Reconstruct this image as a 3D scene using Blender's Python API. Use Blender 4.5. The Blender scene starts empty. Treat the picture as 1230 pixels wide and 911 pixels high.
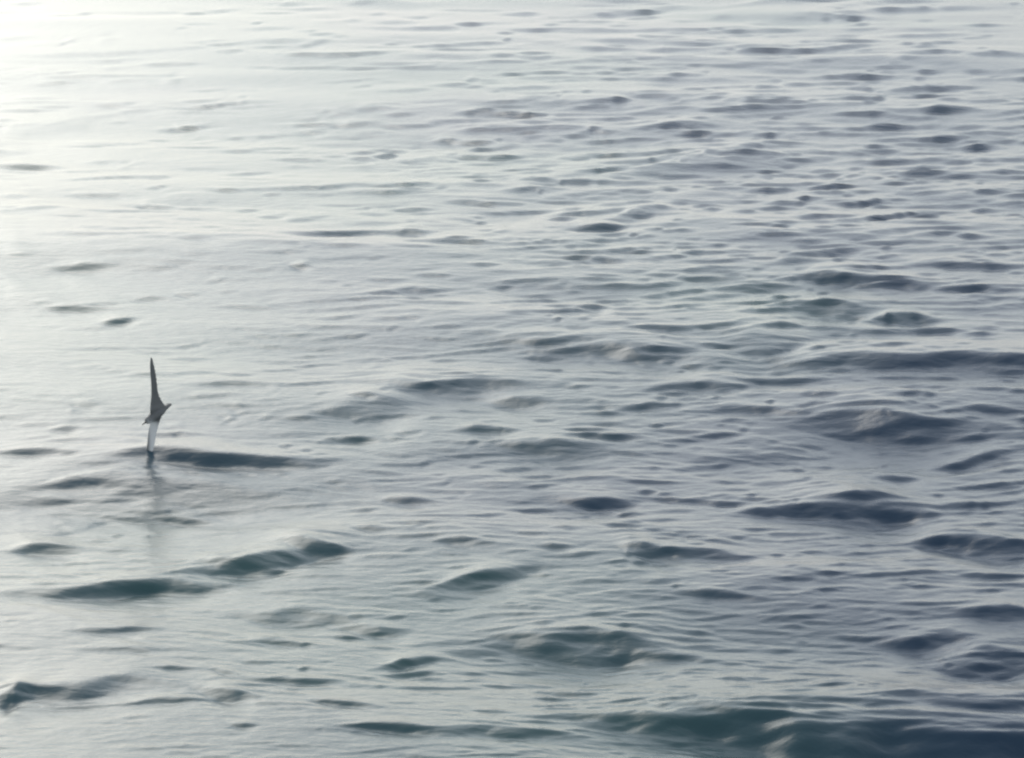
import bpy, bmesh, math, random
import numpy as np
from mathutils import Vector, Matrix

# ------------------------------------------------------------------ camera
scene = bpy.context.scene
CAM_H = 7.3
cam_data = bpy.data.cameras.new("camera")
cam = bpy.data.objects.new("camera", cam_data)
scene.collection.objects.link(cam)
cam.location = (0.0, 0.0, CAM_H)
cam.rotation_euler = (math.radians(90.0 - 11.5), 0.0, 0.0)
cam_data.sensor_fit = 'HORIZONTAL'
cam_data.angle = math.radians(18.0)
cam_data.clip_start = 0.1
cam_data.clip_end = 60000.0
scene.camera = cam

# ------------------------------------------------------------------ sky and sun (hazy, veiled sun ahead to the left)
SUN_EL, SUN_AZ = 27.0, -30.0          # azimuth measured from +Y (the view direction) towards +X
world = bpy.data.worlds.new("World")
scene.world = world
world.use_nodes = True
nt = world.node_tree
nt.nodes.clear()
wo = nt.nodes.new("ShaderNodeOutputWorld")
bg = nt.nodes.new("ShaderNodeBackground")
sky = nt.nodes.new("ShaderNodeTexSky")
sky.sky_type = 'NISHITA'
sky.sun_disc = False
sky.sun_elevation = math.radians(SUN_EL)
sky.sun_rotation = math.radians(SUN_AZ)
sky.air_density = 1.3
sky.dust_density = 0.7
sky.ozone_density = 1.0
hs = nt.nodes.new("ShaderNodeHueSaturation")
hs.inputs["Saturation"].default_value = 0.36
nt.links.new(sky.outputs[0], hs.inputs["Color"])
nt.links.new(hs.outputs[0], bg.inputs[0])
bg.inputs[1].default_value = 0.10
nt.links.new(bg.outputs[0], wo.inputs[0])

sun_data = bpy.data.lights.new("sun", 'SUN')
sun_data.energy = 0.54
sun_data.angle = math.radians(50.0)
sun_data.color = (1.0, 0.93, 0.80)
sun = bpy.data.objects.new("sun", sun_data)
scene.collection.objects.link(sun)
el, az = math.radians(SUN_EL), math.radians(SUN_AZ)
to_sun = Vector((math.sin(az) * math.cos(el), math.cos(az) * math.cos(el), math.sin(el)))
sun.rotation_euler = to_sun.to_track_quat('Z', 'Y').to_euler()

vs = scene.view_settings
vs.view_transform = 'Standard'
vs.look = 'None'
vs.gamma = 1.0
vs.exposure = 1.12
vs.use_curve_mapping = False
scene.cycles.pixel_filter_type = 'BLACKMAN_HARRIS'
scene.cycles.filter_width = 2.4       # a soft phone-video lens

# ------------------------------------------------------------------ helpers
def erf(x):                            # Abramowitz-Stegun, vectorised
    s = np.sign(x); x = np.abs(x)
    t = 1.0 / (1.0 + 0.3275911 * x)
    p = t * (0.254829592 + t * (-0.284496736 + t * (1.421413741 + t * (-1.453152027 + t * 1.061405429))))
    return s * (1.0 - p * np.exp(-x * x))

def node(nt, kind, **kw):
    n = nt.nodes.new(kind)
    for k, v in kw.items():
        setattr(n, k, v)
    return n

# ------------------------------------------------------------------ the sea: one sheet to the horizon
N_ROW, N_COL = 1280, 720
Y0, Y1 = 14.0, 130.0
dense_y = 1.0 / np.linspace(1.0 / Y0, 1.0 / Y1, N_ROW)
near_y = np.array([-3000, -1000, -400, -150, -60, -25, -10, -3, 1, 4, 6.5, 8.5, 10, 11.2, 12.2, 13, 13.6])
far_y = Y1 * np.exp(np.linspace(0.01, math.log(30000.0 / Y1), 140))
ys = np.concatenate([near_y, dense_y, far_y])
T_IN = 0.205
dense_t = np.linspace(-T_IN, T_IN, N_COL)
out_t = T_IN + np.cumsum(0.0012 * 1.2 ** np.arange(1, 60))
ts = np.concatenate([-out_t[::-1], dense_t, out_t])
W = np.maximum(ys, 14.0)
X = W[:, None] * ts[None, :]
Y = np.repeat(ys[:, None], len(ts), axis=1)
Z = np.zeros_like(X)

def lncosh(x):
    x = np.abs(x)
    return x + np.log1p(np.exp(-2.0 * x)) - 0.6931472

WARP = np.zeros_like(X)                # wobble that keeps crest lines from being straight
wr = random.Random(5)
for k in range(14):
    lam = 0.25 * 1.33 ** k
    th = wr.uniform(-1.0, 1.0) + 1.57
    WARP += 0.24 * np.clip((lam * 90.0 - Y) / 30.0, 0, 1) * np.sin((math.sin(th) * X + math.cos(th) * Y * 0.5) * 6.283 / lam + wr.uniform(0, 6.28))

def wavelet(x, y, hl, face, tilt, slope, bow=0.0, skew=0.0, lean=0.0):
    """one wavelet: a steep face towards -Y, gentle troughs before and behind it"""
    w = face * 0.55
    w2 = 2.6 * w
    reach = 4.0 * w2 + abs(tilt) * hl * 2.0 + abs(bow) * face * 2.0
    r0, r1 = np.searchsorted(ys, (y - reach, y + reach))
    if r1 - r0 < 2:
        return
    ww = max(y, 14.0)
    mx = 2.3 * hl + abs(lean) * reach
    c0, c1 = np.searchsorted(ts, ((x - mx) / ww - 0.004, (x + mx) / ww + 0.004))
    if c1 - c0 < 2:
        return
    xs = X[r0:r1, c0:c1] - x
    yy = Y[r0:r1, c0:c1] - y - tilt * xs - bow * np.minimum((xs / hl) ** 2, 2.0) * face
    q = (xs + lean * yy) / hl + WARP[r0:r1, c0:c1] * 0.06
    win = np.exp(-np.abs(q / 0.92) ** 2.6)
    sh = 1.2 * w2
    yy = yy + WARP[r0:r1, c0:c1] * min(face, 0.22) * 0.7
    # face of even slope with crisp edges, pinched to points at its two ends
    wl = w * np.clip(1.0 - 0.55 * np.abs(q - skew) ** 1.3, 0.3, 1.0)
    e = 0.28
    box = wl * 0.5 * e * (lncosh((yy / wl + 1) / e) - lncosh((yy / wl - 1) / e))
    back = 0.5 * wl * (erf((yy - sh) / w2) + erf((yy + sh) / w2))
    Z[r0:r1, c0:c1] += slope * win * (box - back)

# the wavelets one can pick out: x, y, half length, length of the face, tilt on the water, steepness (metres)
WAVELETS = [
    (-8.17, 54.05, 0.50, 0.241, -0.00, 1.00), (-5.97, 60.46, 0.34, 0.214, 0.39, 0.70), (-6.37, 60.08, 0.28, 0.231, 0.46, 0.30), (-2.18, 56.11, 0.21, 0.191, 0.54, 0.90),
    (-2.58, 55.56, 0.26, 0.158, -0.00, 0.50), (-7.40, 57.73, 0.63, 0.236, -0.00, 0.25), (-7.03, 54.80, 0.26, 0.217, -0.00, 0.25), (-6.46, 50.26, 0.41, 0.206, -0.00, 0.35),
    (-7.68, 49.63, 0.23, 0.216, -0.00, 0.30), (-7.31, 48.00, 0.45, 0.230, 0.75, 0.35), (-3.72, 59.44, 0.22, 0.264, -0.00, 0.35), (-1.18, 58.21, 0.22, 0.252, -0.00, 0.50),
    (-4.37, 53.54, 0.42, 0.194, 0.49, 0.30), (-4.84, 49.02, 0.34, 0.198, -0.00, 0.35), (-0.40, 61.66, 0.57, 0.311, -0.35, 0.40), (-0.46, 59.44, 0.37, 0.284, -0.00, 0.30),
    (-0.54, 51.94, 0.49, 0.303, -0.00, 0.35), (-0.75, 49.99, 0.31, 0.191, -0.00, 0.40), (-5.19, 74.69, 0.81, 0.648, -0.00, 0.15), (-7.59, 83.22, 0.32, 0.465, -0.00, 0.30),
    (-5.94, 85.72, 0.53, 0.582, -0.00, 0.30), (-2.47, 46.32, 0.80, 0.221, 0.29, 0.60), (-0.89, 45.48, 0.71, 0.161, -0.11, 0.60), (-1.52, 46.55, 0.29, 0.308, -0.00, 0.50),
    (-5.74, 43.14, 0.35, 0.210, -0.00, 0.55), (-5.58, 40.24, 0.47, 0.134, -0.12, 0.80), (-4.87, 39.37, 0.20, 0.161, 0.57, 0.70), (-2.88, 43.27, 0.16, 0.176, -0.00, 0.60),
    (-4.50, 45.19, 0.28, 0.262, -0.00, 0.30), (1.64, 77.55, 0.72, 0.463, -0.00, 0.35), (0.42, 65.68, 0.41, 0.264, -0.00, 0.30), (1.91, 63.18, 0.34, 0.376, -0.00, 0.50),
    (2.64, 63.89, 0.49, 0.478, -0.44, 0.50), (3.03, 59.44, 0.65, 0.348, 0.39, 0.60), (1.24, 58.57, 0.27, 0.170, -0.00, 0.50), (3.96, 55.56, 0.52, 0.146, -0.00, 0.80),
    (1.46, 52.43, 0.98, 0.275, -0.00, 0.55), (3.60, 54.48, 2.03, 1.290, 0.52, 0.30), (1.25, 47.03, 0.44, 0.236, 0.36, 0.80), (1.95, 48.42, 0.30, 0.581, 0.75, 0.55),
    (3.09, 49.19, 0.17, 0.210, 0.75, 0.60), (3.92, 47.03, 0.15, 0.141, -0.00, 0.80), (5.97, 48.34, 1.17, 0.181, 0.58, 0.90), (7.48, 52.93, 1.07, 0.265, -0.00, 0.60),
    (7.79, 67.89, 0.89, 0.377, -0.00, 0.80), (8.09, 81.78, 0.88, 0.383, -0.67, 0.40), (8.50, 81.32, 0.31, 0.312, 0.75, 0.70), (6.28, 72.78, 0.90, 0.285, -0.00, 0.50),
    (7.46, 73.34, 0.68, 0.357, 0.75, 0.60), (5.50, 77.76, 1.68, 0.358, 0.25, 0.40), (5.89, 66.14, 0.51, 0.250, -0.00, 0.50), (10.68, 71.49, 0.55, 0.445, -0.00, 0.50),
    (8.39, 65.68, 0.92, 0.397, 0.67, 0.70), (6.92, 59.44, 0.37, 0.176, 0.34, 0.90), (7.73, 57.97, 0.45, 0.256, 0.40, 0.90), (8.21, 56.91, 0.27, 0.241, -0.00, 0.80),
    (8.53, 61.66, 0.57, 0.366, -0.00, 0.70), (9.40, 63.32, 0.59, 0.252, -0.00, 0.60), (4.14, 51.46, 0.40, 0.213, -0.00, 0.50), (4.34, 49.90, 0.31, 0.204, -0.00, 0.50),
    (5.67, 50.17, 0.31, 0.205, 0.75, 0.50), (10.43, 83.71, 1.55, 0.633, 0.32, 0.40), (0.33, 51.27, 0.32, 0.642, -0.00, 0.30), (6.19, 43.55, 0.65, 0.208, -0.00, 0.70),
    (4.31, 44.67, 0.56, 0.210, 0.39, 0.60), (2.63, 42.54, 0.40, 0.135, -0.00, 0.70), (3.23, 41.96, 0.46, 0.176, -0.00, 0.70), (4.27, 42.47, 0.40, 0.360, -0.00, 0.90),
    (4.99, 41.96, 0.79, 0.183, 0.16, 0.80), (6.05, 41.70, 0.78, 0.161, -0.00, 0.80), (3.88, 40.12, 0.63, 0.417, 0.19, 0.90), (4.81, 39.54, 0.37, 0.369, 0.31, 0.90),
    (5.09, 38.87, 0.43, 0.173, -0.00, 0.60), (0.68, 40.00, 0.44, 0.149, -0.00, 0.50), (0.95, 40.30, 0.19, 0.227, -0.00, 0.60), (1.78, 38.87, 0.43, 0.119, -0.00, 0.70),
    (0.35, 38.06, 0.42, 0.168, -0.00, 0.60), (0.74, 37.54, 0.59, 0.372, -0.00, 0.50), (1.62, 37.38, 0.41, 0.666, -0.00, 0.45), (2.71, 39.09, 0.43, 0.120, -0.00, 0.50),
    (3.03, 37.90, 0.42, 0.849, -0.00, 0.45), (4.77, 36.73, 1.74, 0.483, -0.03, 0.90), (2.05, 35.44, 0.45, 0.268, -0.00, 0.60), (2.97, 35.86, 0.62, 0.106, -0.00, 0.70),
    (3.99, 33.64, 0.85, 0.661, -0.10, 0.90), (2.48, 34.32, 0.65, 0.145, -0.00, 0.60), (5.23, 34.23, 0.38, 0.123, -0.00, 0.80), (0.14, 34.98, 0.33, 0.287, -0.00, 0.50),
    (0.98, 33.22, 0.38, 0.091, -0.11, 1.00), (-0.31, 33.39, 0.26, 0.190, 0.31, 0.50), (0.43, 32.66, 0.52, 0.290, -0.00, 0.55), (4.70, 32.39, 0.51, 0.148, 0.64, 0.75),
    (3.92, 31.59, 0.30, 0.175, 0.49, 0.50), (2.47, 32.27, 0.51, 0.415, 0.30, 0.30), (0.85, 30.44, 0.34, 0.190, -0.00, 1.00), (0.88, 30.07, 0.24, 0.091, -0.28, 1.00),
    (1.35, 30.86, 0.12, 0.093, -0.00, 0.60), (3.44, 30.20, 0.46, 0.565, 0.15, 1.00), (2.75, 30.10, 0.43, 0.212, 0.24, 0.60), (4.28, 28.96, 0.51, 0.381, -0.00, 1.00),
    (4.47, 30.44, 0.48, 0.113, 0.18, 0.70), (-1.20, 41.64, 0.39, 0.210, 0.32, 0.50), (-3.13, 35.53, 0.50, 0.175, 0.09, 0.45), (-4.91, 32.08, 0.36, 0.132, -0.00, 0.60),
    (-4.72, 33.18, 0.16, 0.132, -0.00, 0.50), (-4.65, 34.32, 0.16, 0.131, -0.00, 0.40), (-1.59, 34.40, 0.49, 0.735, 0.45, 0.45), (-1.70, 33.02, 0.31, 0.096, -0.00, 0.90),
    (-1.65, 34.85, 0.17, 0.095, -0.00, 0.80), (-2.28, 33.89, 0.21, 0.089, -0.00, 0.60), (-0.70, 35.58, 0.73, 0.589, 0.13, 0.50), (-3.39, 31.89, 0.61, 0.284, -0.00, 1.11),
    (-2.68, 31.85, 0.71, 0.243, -0.00, 1.11), (-3.54, 30.38, 1.16, 1.129, -0.00, 0.34), (-4.07, 31.22, 0.47, 0.189, 0.75, -0.40), (-4.20, 30.79, 0.39, 0.135, 0.18, 0.50),
    (-4.44, 30.24, 0.29, 0.115, 0.18, 0.50), (-3.17, 29.80, 0.33, 0.123, -0.40, 0.85), (-1.01, 30.44, 0.27, 0.123, -0.00, 0.90), (-1.32, 29.22, 0.19, 0.101, -0.00, 0.60),
    (-0.53, 28.65, 0.23, 0.091, -0.00, 0.70), (0.42, 28.50, 0.18, 0.096, -0.00, 0.80), (-3.22, 26.91, 0.73, 0.287, 0.41, 0.80), (-2.33, 27.84, 0.58, 0.308, 0.75, 0.90),
    (-1.77, 28.44, 0.36, 0.204, -0.34, 0.85), (-4.23, 28.20, 0.31, 0.257, -0.00, 0.60), (-3.99, 26.51, 0.42, 0.161, -0.00, 0.30), (-0.22, 27.19, 0.39, 0.335, 0.75, 0.60),
    (-1.77, 26.06, 0.54, 0.302, -0.00, 0.40), (-1.13, 25.68, 0.25, 0.212, -0.00, 0.50), (-3.21, 25.29, 0.41, 0.118, 0.12, 0.45), (-1.88, 25.12, 0.28, 0.112, -0.00, 0.50),
    (-3.06, 24.63, 0.43, 0.092, -0.00, 0.40), (-2.61, 24.08, 0.15, 0.070, -0.00, 0.50), (-1.73, 23.84, 0.46, 0.092, -0.00, 1.00), (-2.19, 24.00, 0.14, 0.062, -0.65, 0.90),
    (-0.79, 24.65, 0.24, 0.138, 0.68, 0.80), (-0.81, 24.31, 0.20, 0.087, 0.46, 0.80), (-1.28, 23.17, 0.28, 0.074, -0.15, 0.95), (-2.12, 23.27, 0.22, 0.194, -0.75, 0.60),
    (-2.64, 23.12, 0.26, 0.099, 0.24, 0.50), (-3.74, 23.23, 0.13, 0.242, -0.00, 0.60), (-3.36, 23.44, 0.57, 0.395, 0.19, 0.50), (-1.96, 22.47, 0.11, 0.064, -0.00, 0.70),
    (-0.96, 22.41, 0.40, 0.121, -0.00, 0.80), (0.44, 25.24, 0.69, 0.542, -0.11, 0.75), (0.81, 25.12, 0.20, 0.254, -0.00, 0.40), (1.83, 26.91, 0.47, 0.107, -0.00, 0.70),
    (1.69, 28.35, 0.50, 0.194, -0.00, 0.60), (1.24, 28.35, 0.16, 0.324, -0.00, 0.60), (4.30, 27.61, 0.35, 0.092, -0.00, 0.80), (4.11, 26.32, 0.42, 0.189, -0.00, 0.70),
    (3.39, 25.68, 0.33, 0.224, -0.00, 0.60), (3.86, 25.12, 0.40, 0.455, -0.00, 0.70), (2.92, 25.78, 0.25, 0.078, -0.00, 0.50), (3.46, 22.78, 1.91, 0.782, 0.03, 0.98),
    (3.25, 23.52, 1.63, 0.324, 0.03, 0.80), (1.32, 22.90, 0.81, 0.312, -0.02, 0.80), (2.83, 22.62, 1.83, 0.328, -0.00, 1.00), (3.37, 22.14, 1.65, 0.397, -0.00, 1.05),
    (4.41, 35.34, 1.84, 0.357, -0.00, -0.45), (4.64, 38.06, 1.50, 0.255, -0.00, -0.40), (2.72, 36.34, 0.74, 0.238, -0.00, -0.40), (0.76, 38.70, 0.85, 0.222, -0.00, -0.35),
    (0.24, 36.63, 0.69, 0.203, -0.00, -0.35), (4.51, 31.89, 0.81, 0.289, 0.37, -0.35), (3.09, 32.08, 1.02, 0.462, -0.00, -0.30), (7.64, 71.49, 2.21, 0.747, -0.00, -0.30),
    (7.31, 55.89, 1.30, 0.385, 0.34, -0.35), (4.25, 57.61, 1.16, 0.434, -0.00, -0.30), (-2.22, 29.44, 0.94, 0.519, -0.00, -0.25), (0.37, 31.52, 1.00, 0.528, -0.00, -0.25),
    (0.55, 24.19, 0.62, 0.229, -0.00, -0.30), (2.88, 28.20, 0.99, 0.501, 0.09, -0.30), (1.72, 24.31, 0.23, 0.059, -0.00, 0.50), (0.48, 23.86, 0.23, 0.064, -0.00, 0.60),
    (-0.09, 22.47, 0.58, 0.173, -0.00, 0.50),
]
SLOPE = 0.36
rng = random.Random(11)
for (x, y, hl, face, tilt, s) in WAVELETS:
    big = min(1.0, max(0.0, (face - 0.12) / 0.3))
    wavelet(x, y, hl * (1.05 + 0.35 * big), face, tilt, min((1.65 - 0.62 * big) * SLOPE * s, 0.42) if s < 1.1 else 1.05 * SLOPE, rng.uniform(-0.35, 0.35), rng.uniform(-0.5, 0.5), rng.uniform(-0.2, 0.3))
    if 0.35 < s < 1.1:                 # smaller wavelets riding on and beside it
        n = 3 + int(hl * 3) + int(10 * big)
        for k in range(n):
            wavelet(x + rng.gauss(0, 0.6) * hl, y + rng.gauss(0, 0.55) * face, hl * rng.uniform(0.2, 0.65), min(face * 0.4, rng.uniform(0.04, 0.13)), tilt * 0.6 + rng.uniform(-0.2, 0.2),
                    SLOPE * s * rng.choice((-0.25, 0.5, 0.8, 1.0)) * (0.7 + 0.3 * big), rng.uniform(-0.5, 0.5), rng.uniform(-0.6, 0.6))

rng = random.Random(23)
# wind-ruffled patches: where small ripples are dense
def ruffle(x, y):
    t = x / y
    a = 0.5 + 0.5 * math.sin(0.21 * x + 0.043 * y + 1.3) * math.sin(0.083 * y - 0.11 * x)
    lane = 1.0 / (1.0 + math.exp(-(t + 0.01) * 30.0))
    band = math.exp(-((y - 47.0) / 22.0) ** 2)
    down = 0.5 * math.exp(-((x + 3.6) / 0.5) ** 2 - ((y - 29.8) / 2.0) ** 2)      # under the bird
    return down + 0.06 + 0.94 * (0.16 + 0.84 * lane) * (0.35 + 0.65 * a) * (0.35 + 0.65 * band)

for i in range(36000):
    inv = rng.uniform(1.0 / 150.0, 1.0 / 14.5)
    y = 1.0 / inv
    x = rng.uniform(-0.26, 0.26) * y
    d = ruffle(x, y)
    if rng.random() > d:
        continue
    px = y / 3900.0
    hl = px * 27.0 * rng.lognormvariate(0.0, 0.6)
    sl = rng.choice((-0.55, 0.5, 1.0, 1.6)) * rng.uniform(0.5, 1.0) * (0.42 + 0.72 * d)
    face = px * rng.uniform(2.0, 4.4) / (CAM_H / y + 0.3 * abs(sl))
    wavelet(x, y, hl, face, rng.uniform(-0.25, 0.45), SLOPE * sl, rng.uniform(-0.5, 0.5), rng.uniform(-0.6, 0.6))

for i in range(420):                   # broader, gentler undulations between them
    inv = rng.uniform(1.0 / 130.0, 1.0 / 15.0)
    y = 1.0 / inv
    x = rng.uniform(-0.25, 0.25) * y
    px = y / 3900.0
    hl = px * 60.0 * rng.lognormvariate(0.0, 0.5)
    face = px * rng.uniform(12.0, 30.0) / (CAM_H / y + 0.1)
    wavelet(x, y, hl, face, rng.uniform(-0.5, 0.2), SLOPE * rng.uniform(-0.08, 0.26) * (0.3 + 0.7 * ruffle(x, y)), rng.uniform(-0.4, 0.4), rng.uniform(-0.6, 0.6), rng.uniform(-1, 1))

rng = random.Random(41)
# long low swell running obliquely
fade = np.clip((Y - 2.0) / 10.0, 0, 1) * np.clip(45.0 / np.maximum(Y, 1.0), 0.15, 1.0) ** 1.3
for k in range(16):
    lam = 2.2 * 1.22 ** k
    th = rng.gauss(0.45, 0.5)
    kx, ky = math.sin(th) * 2 * math.pi / lam, math.cos(th) * 2 * math.pi / lam
    st = 0.013
    cut = np.clip((lam * 40.0 - Y) / 60.0, 0, 1)
    Z += fade * cut * st * lam / (2 * math.pi) * np.sin(kx * X + ky * Y + rng.uniform(0, 6.28))

nr, nc = X.shape
co = np.stack([X, Y, Z], axis=-1).reshape(-1, 3).astype(np.float32)
idx = np.arange(nr * nc).reshape(nr, nc)
quads = np.stack([idx[:-1, :-1], idx[:-1, 1:], idx[1:, 1:], idx[1:, :-1]], axis=-1).reshape(-1)
nq = len(quads) // 4
me = bpy.data.meshes.new("sea")
me.vertices.add(nr * nc)
me.vertices.foreach_set("co", co.ravel())
me.loops.add(nq * 4)
me.loops.foreach_set("vertex_index", quads.astype(np.int32))
me.polygons.add(nq)
me.polygons.foreach_set("loop_start", (np.arange(nq) * 4).astype(np.int32))
me.polygons.foreach_set("loop_total", np.full(nq, 4, np.int32))
me.polygons.foreach_set("use_smooth", np.ones(nq, bool))
me.update(calc_edges=True)
sea = bpy.data.objects.new("sea", me)
scene.collection.objects.link(sea)
sea["kind"] = "structure"

m = bpy.data.materials.new("sea_water")
m.use_nodes = True
t = m.node_tree
bs = t.nodes["Principled BSDF"]
bs.inputs["Roughness"].default_value = 0.27
bs.inputs["IOR"].default_value = 1.333
geo = node(t, "ShaderNodeNewGeometry")
mp = node(t, "ShaderNodeMapping")
mp.inputs["Scale"].default_value = (0.10, 0.07, 0.1)
t.links.new(geo.outputs["Position"], mp.inputs["Vector"])
nz = node(t, "ShaderNodeTexNoise")
nz.inputs["Scale"].default_value = 1.0
nz.inputs["Detail"].default_value = 3.0
t.links.new(mp.outputs[0], nz.inputs["Vector"])
cr = node(t, "ShaderNodeValToRGB")
cr.color_ramp.elements[0].position = 0.40
cr.color_ramp.elements[0].color = (0.018, 0.042, 0.074, 1)
cr.color_ramp.elements[1].position = 0.60
cr.color_ramp.elements[1].color = (0.036, 0.085, 0.088, 1)
sx = node(t, "ShaderNodeSeparateXYZ")               # greener shallows towards -X, bluer deep water towards +X
t.links.new(geo.outputs["Position"], sx.inputs[0])
mr = node(t, "ShaderNodeMapRange")
mr.inputs["From Min"].default_value = -9.0
mr.inputs["From Max"].default_value = 9.0
mr.inputs["To Min"].default_value = 0.20
mr.inputs["To Max"].default_value = -0.20
t.links.new(sx.outputs["X"], mr.inputs["Value"])
ad = node(t, "ShaderNodeMath", operation='ADD')
t.links.new(nz.outputs["Fac"], ad.inputs[0])
t.links.new(mr.outputs[0], ad.inputs[1])
t.links.new(ad.outputs[0], cr.inputs["Fac"])
t.links.new(cr.outputs["Color"], bs.inputs["Base Color"])
# capillary ripples too fine for the sheet
mp2 = node(t, "ShaderNodeMapping")
mp2.inputs["Scale"].default_value = (3.0, 5.2, 2.0)
mp2.inputs["Rotation"].default_value = (0, 0, 0.3)
t.links.new(geo.outputs["Position"], mp2.inputs["Vector"])
n2 = node(t, "ShaderNodeTexNoise")
n2.inputs["Scale"].default_value = 1.6
n2.inputs["Detail"].default_value = 4.0
n2.inputs["Roughness"].default_value = 0.5
t.links.new(mp2.outputs[0], n2.inputs["Vector"])
bp = node(t, "ShaderNodeBump")
bp.inputs["Strength"].default_value = 0.24
bp.inputs["Distance"].default_value = 0.05
t.links.new(n2.outputs["Fac"], bp.inputs["Height"])
t.links.new(bp.outputs[0], bs.inputs["Normal"])
me.materials.append(m)

# ------------------------------------------------------------------ the seabird, banked on edge, lower wing tip in the water
TIP = Vector((-3.70, 32.0, 0.0))       # where the lower wing tip meets the water
M = 0.00850                            # metres per unit in the tables below

def ring(bm, pts):
    return [bm.verts.new(p) for p in pts]

def loft(bm, rings):
    n = len(rings[0])
    for a, b in zip(rings[:-1], rings[1:]):
        for i in range(n):
            bm.faces.new((a[i], a[(i + 1) % n], b[(i + 1) % n], b[i]))
    bm.faces.new(rings[0][::-1])
    bm.faces.new(rings[-1])

bm = bmesh.new()
# body and head: rings from the tail to the crown, around an axis that comes forward and to the left
tail = Vector((26 * M, 0.17, 58 * M))
nose = Vector((0.5 * M, -0.12, 43.5 * M))
ax = (nose - tail).normalized()
s1 = ax.cross(Vector((0, 0, 1))).normalized()
s2 = s1.cross(ax)
rings = []
for f, rw, rh in ((0, .026, .014), (.12, .032, .018), (.25, .036, .024), (.4, .052, .042), (.55, .062, .052), (.68, .058, .052),
                  (.78, .043, .043), (.85, .036, .037), (.92, .035, .036), (.97, .026, .027), (1.0, .010, .010)):
    c = tail.lerp(nose, f)
    rings.append(ring(bm, [c + s1 * rw * math.cos(a * math.pi / 6) + s2 * rh * math.sin(a * math.pi / 6) for a in range(12)]))
loft(bm, rings)

def wing(sections, d):
    """sections: height, left edge, right edge (as seen), thickness; d: direction of the chord on plan"""
    d = Vector((d[0], d[1], 0)).normalized()
    nrm = Vector((-d.y, d.x, 0))
    rings = []
    for k, (h, l, r, th) in enumerate(sections):
        c = Vector(((l + r) * 0.5 * M, 0.0, h * M))
        half = (r - l) * 0.5 * M / abs(d.x)
        pts = []
        for a in range(14):
            t = a * 2 * math.pi / 14
            u = math.cos(t)
            v = math.sin(t) * (0.55 + 0.45 * -u) * th        # blunt leading edge, thin trailing edge
            pts.append(c + d * half * u + nrm * (v + 0.25 * th * (1 - u * u)))
        rings.append(ring(bm, pts))
    loft(bm, rings)

wing([(50, 6, 20, .024), (57, 5.5, 23, .022), (62, 5.6, 19.5, .019), (68, 6.2, 16.8, .016), (74, 6.8, 14.6, .014), (82, 6.9, 13.8, .012), (91, 6.6, 13.0, .011),
      (100, 6.0, 12.0, .010), (108, 5.8, 10.6, .009), (114, 6.0, 9.2, .008), (119, 6.6, 8.0, .006)], (0.62, 0.78))
wing([(52, 7, 20, .024), (45, 5.5, 17.5, .020), (38, 3.4, 15.0, .016), (30, 1.6, 12.8, .013), (22, 0.6, 11.2, .012), (14, -0.4, 9.8, .010), (7, -1.2, 8.2, .009),
      (1, -1.6, 6.6, .008), (-8, -1.8, 4.8, .007), (-15, -1.6, 2.4, .005)], (0.86, -0.5))
bmesh.ops.recalc_face_normals(bm, faces=bm.faces)
raw = bpy.data.meshes.new("seabird_raw")
bm.to_mesh(raw)
bm.free()
tmp = bpy.data.objects.new("seabird_raw", raw)
scene.collection.objects.link(tmp)
rm = tmp.modifiers.new("one_skin", 'REMESH')
rm.mode = 'VOXEL'
rm.voxel_size = 0.0036
sm = tmp.modifiers.new("soften", 'SMOOTH')
sm.iterations = 3
dg = bpy.context.evaluated_depsgraph_get()
body = bpy.data.meshes.new_from_object(tmp.evaluated_get(dg))
bpy.data.objects.remove(tmp)
body.name = "seabird"
bird = bpy.data.objects.new("seabird", body)
scene.collection.objects.link(bird)
bird.location = TIP
bird["label"] = "dark slender seabird banked on edge above the water, one pointed wing straight up"
bird["category"] = "seabird"
# plumage: sooty above and on the head, white under the wing and on the belly
n = len(body.vertices)
pc = np.empty(n * 3); body.vertices.foreach_get("co", pc); pc = pc.reshape(-1, 3)
pn = np.empty(n * 3); body.vertices.foreach_get("normal", pn); pn = pn.reshape(-1, 3)
under = 1 / (1 + np.exp((pc[:, 2] - 43.0 * M + 0.4 * (pc[:, 0] - 8 * M)) / 0.012)) * (1 / (1 + np.exp((pn[:, 1] - 0.1) * 8)))
under *= 1 / (1 + np.exp(-(pc[:, 0] - 2.4 * M) / 0.008))           # dark margin along the leading edge
under *= 1 / (1 + np.exp(-(pc[:, 2] - 2.0 * M) / 0.012))           # and at the wing tip
col = body.color_attributes.new("plumage", 'FLOAT_COLOR', 'POINT')
rgba = np.ones((n, 4), np.float32)
dark, pale = np.array([.13, .14, .145]), np.array([.80, .82, .83])
rgba[:, :3] = dark * (1 - under[:, None]) + pale * under[:, None]
col.data.foreach_set("color", rgba.ravel())
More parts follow.
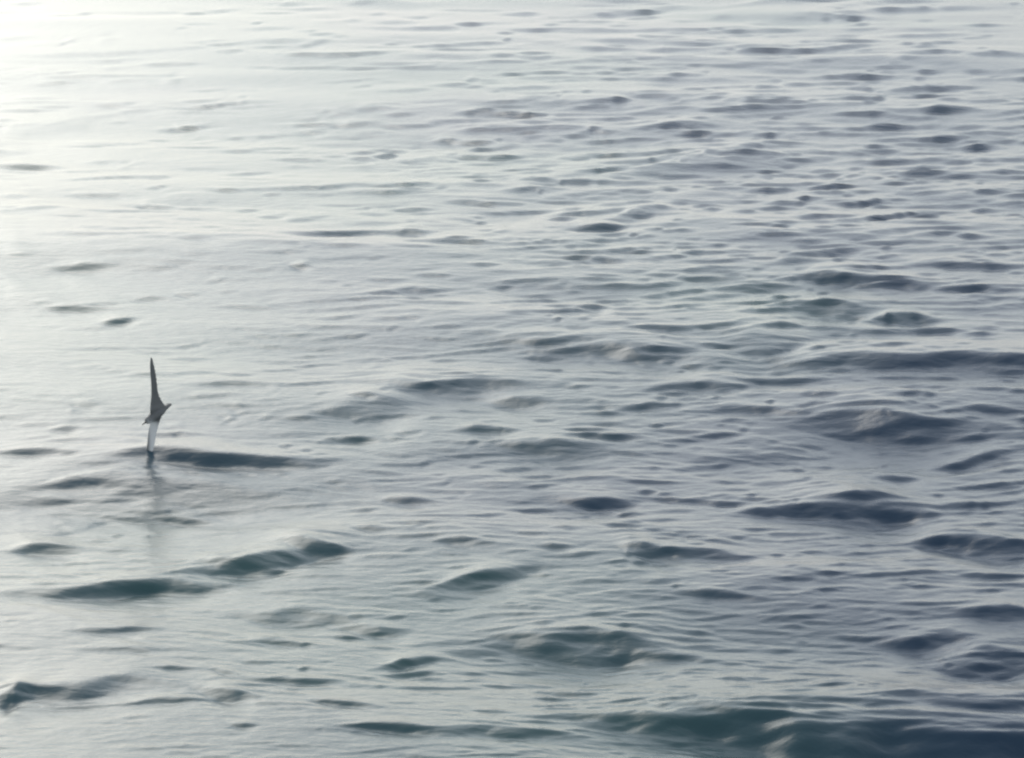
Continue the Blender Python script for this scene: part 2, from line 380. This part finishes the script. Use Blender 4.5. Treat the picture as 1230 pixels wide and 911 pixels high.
body.polygons.foreach_set("use_smooth", np.ones(len(body.polygons), bool))

m = bpy.data.materials.new("plumage")
m.use_nodes = True
t = m.node_tree
bs = t.nodes["Principled BSDF"]
bs.inputs["Roughness"].default_value = 0.6
at = node(t, "ShaderNodeAttribute", attribute_name="plumage")
nz = node(t, "ShaderNodeTexNoise")
nz.inputs["Scale"].default_value = 45.0
mx = node(t, "ShaderNodeMix", data_type='RGBA', blend_type='MULTIPLY')
mx.inputs["Factor"].default_value = 0.35
t.links.new(at.outputs["Color"], mx.inputs["A"])
t.links.new(nz.outputs["Fac"], mx.inputs["B"])
t.links.new(mx.outputs["Result"], bs.inputs["Base Color"])
body.materials.clear()
body.materials.append(m)

def flat_material(name, colour, rough):
    m = bpy.data.materials.new(name)
    m.use_nodes = True
    b = m.node_tree.nodes["Principled BSDF"]
    b.inputs["Base Color"].default_value = (*colour, 1)
    b.inputs["Roughness"].default_value = rough
    return m

bm = bmesh.new()
prev = []
for k, (d, r) in enumerate(((-.012, .011), (.012, .008), (.034, .0055), (.044, .006), (.052, .0015))):
    c = nose + ax * d + Vector((0, 0, -0.010 if k == 4 else 0))
    prev.append(ring(bm, [c + s1 * r * math.cos(a * math.pi / 4) + s2 * r * math.sin(a * math.pi / 4) for a in range(8)]))
loft(bm, prev)
bmesh.ops.recalc_face_normals(bm, faces=bm.faces)
bk = bpy.data.meshes.new("beak"); bm.to_mesh(bk); bm.free()
beak = bpy.data.objects.new("beak", bk)
bk.materials.append(flat_material("horn", (.035, .033, .030), .4))
scene.collection.objects.link(beak)
beak.parent = bird
em = flat_material("eye", (.01, .01, .01), .1)
for side in (-1, 1):
    bm = bmesh.new()
    bmesh.ops.create_icosphere(bm, subdivisions=2, radius=.006)
    ey = bpy.data.meshes.new("eye"); bm.to_mesh(ey); bm.free()
    ey.materials.append(em)
    o = bpy.data.objects.new("eye", ey)
    scene.collection.objects.link(o)
    o.parent = bird
    o.location = tail.lerp(nose, .92) + s1 * side * .031 + s2 * .010
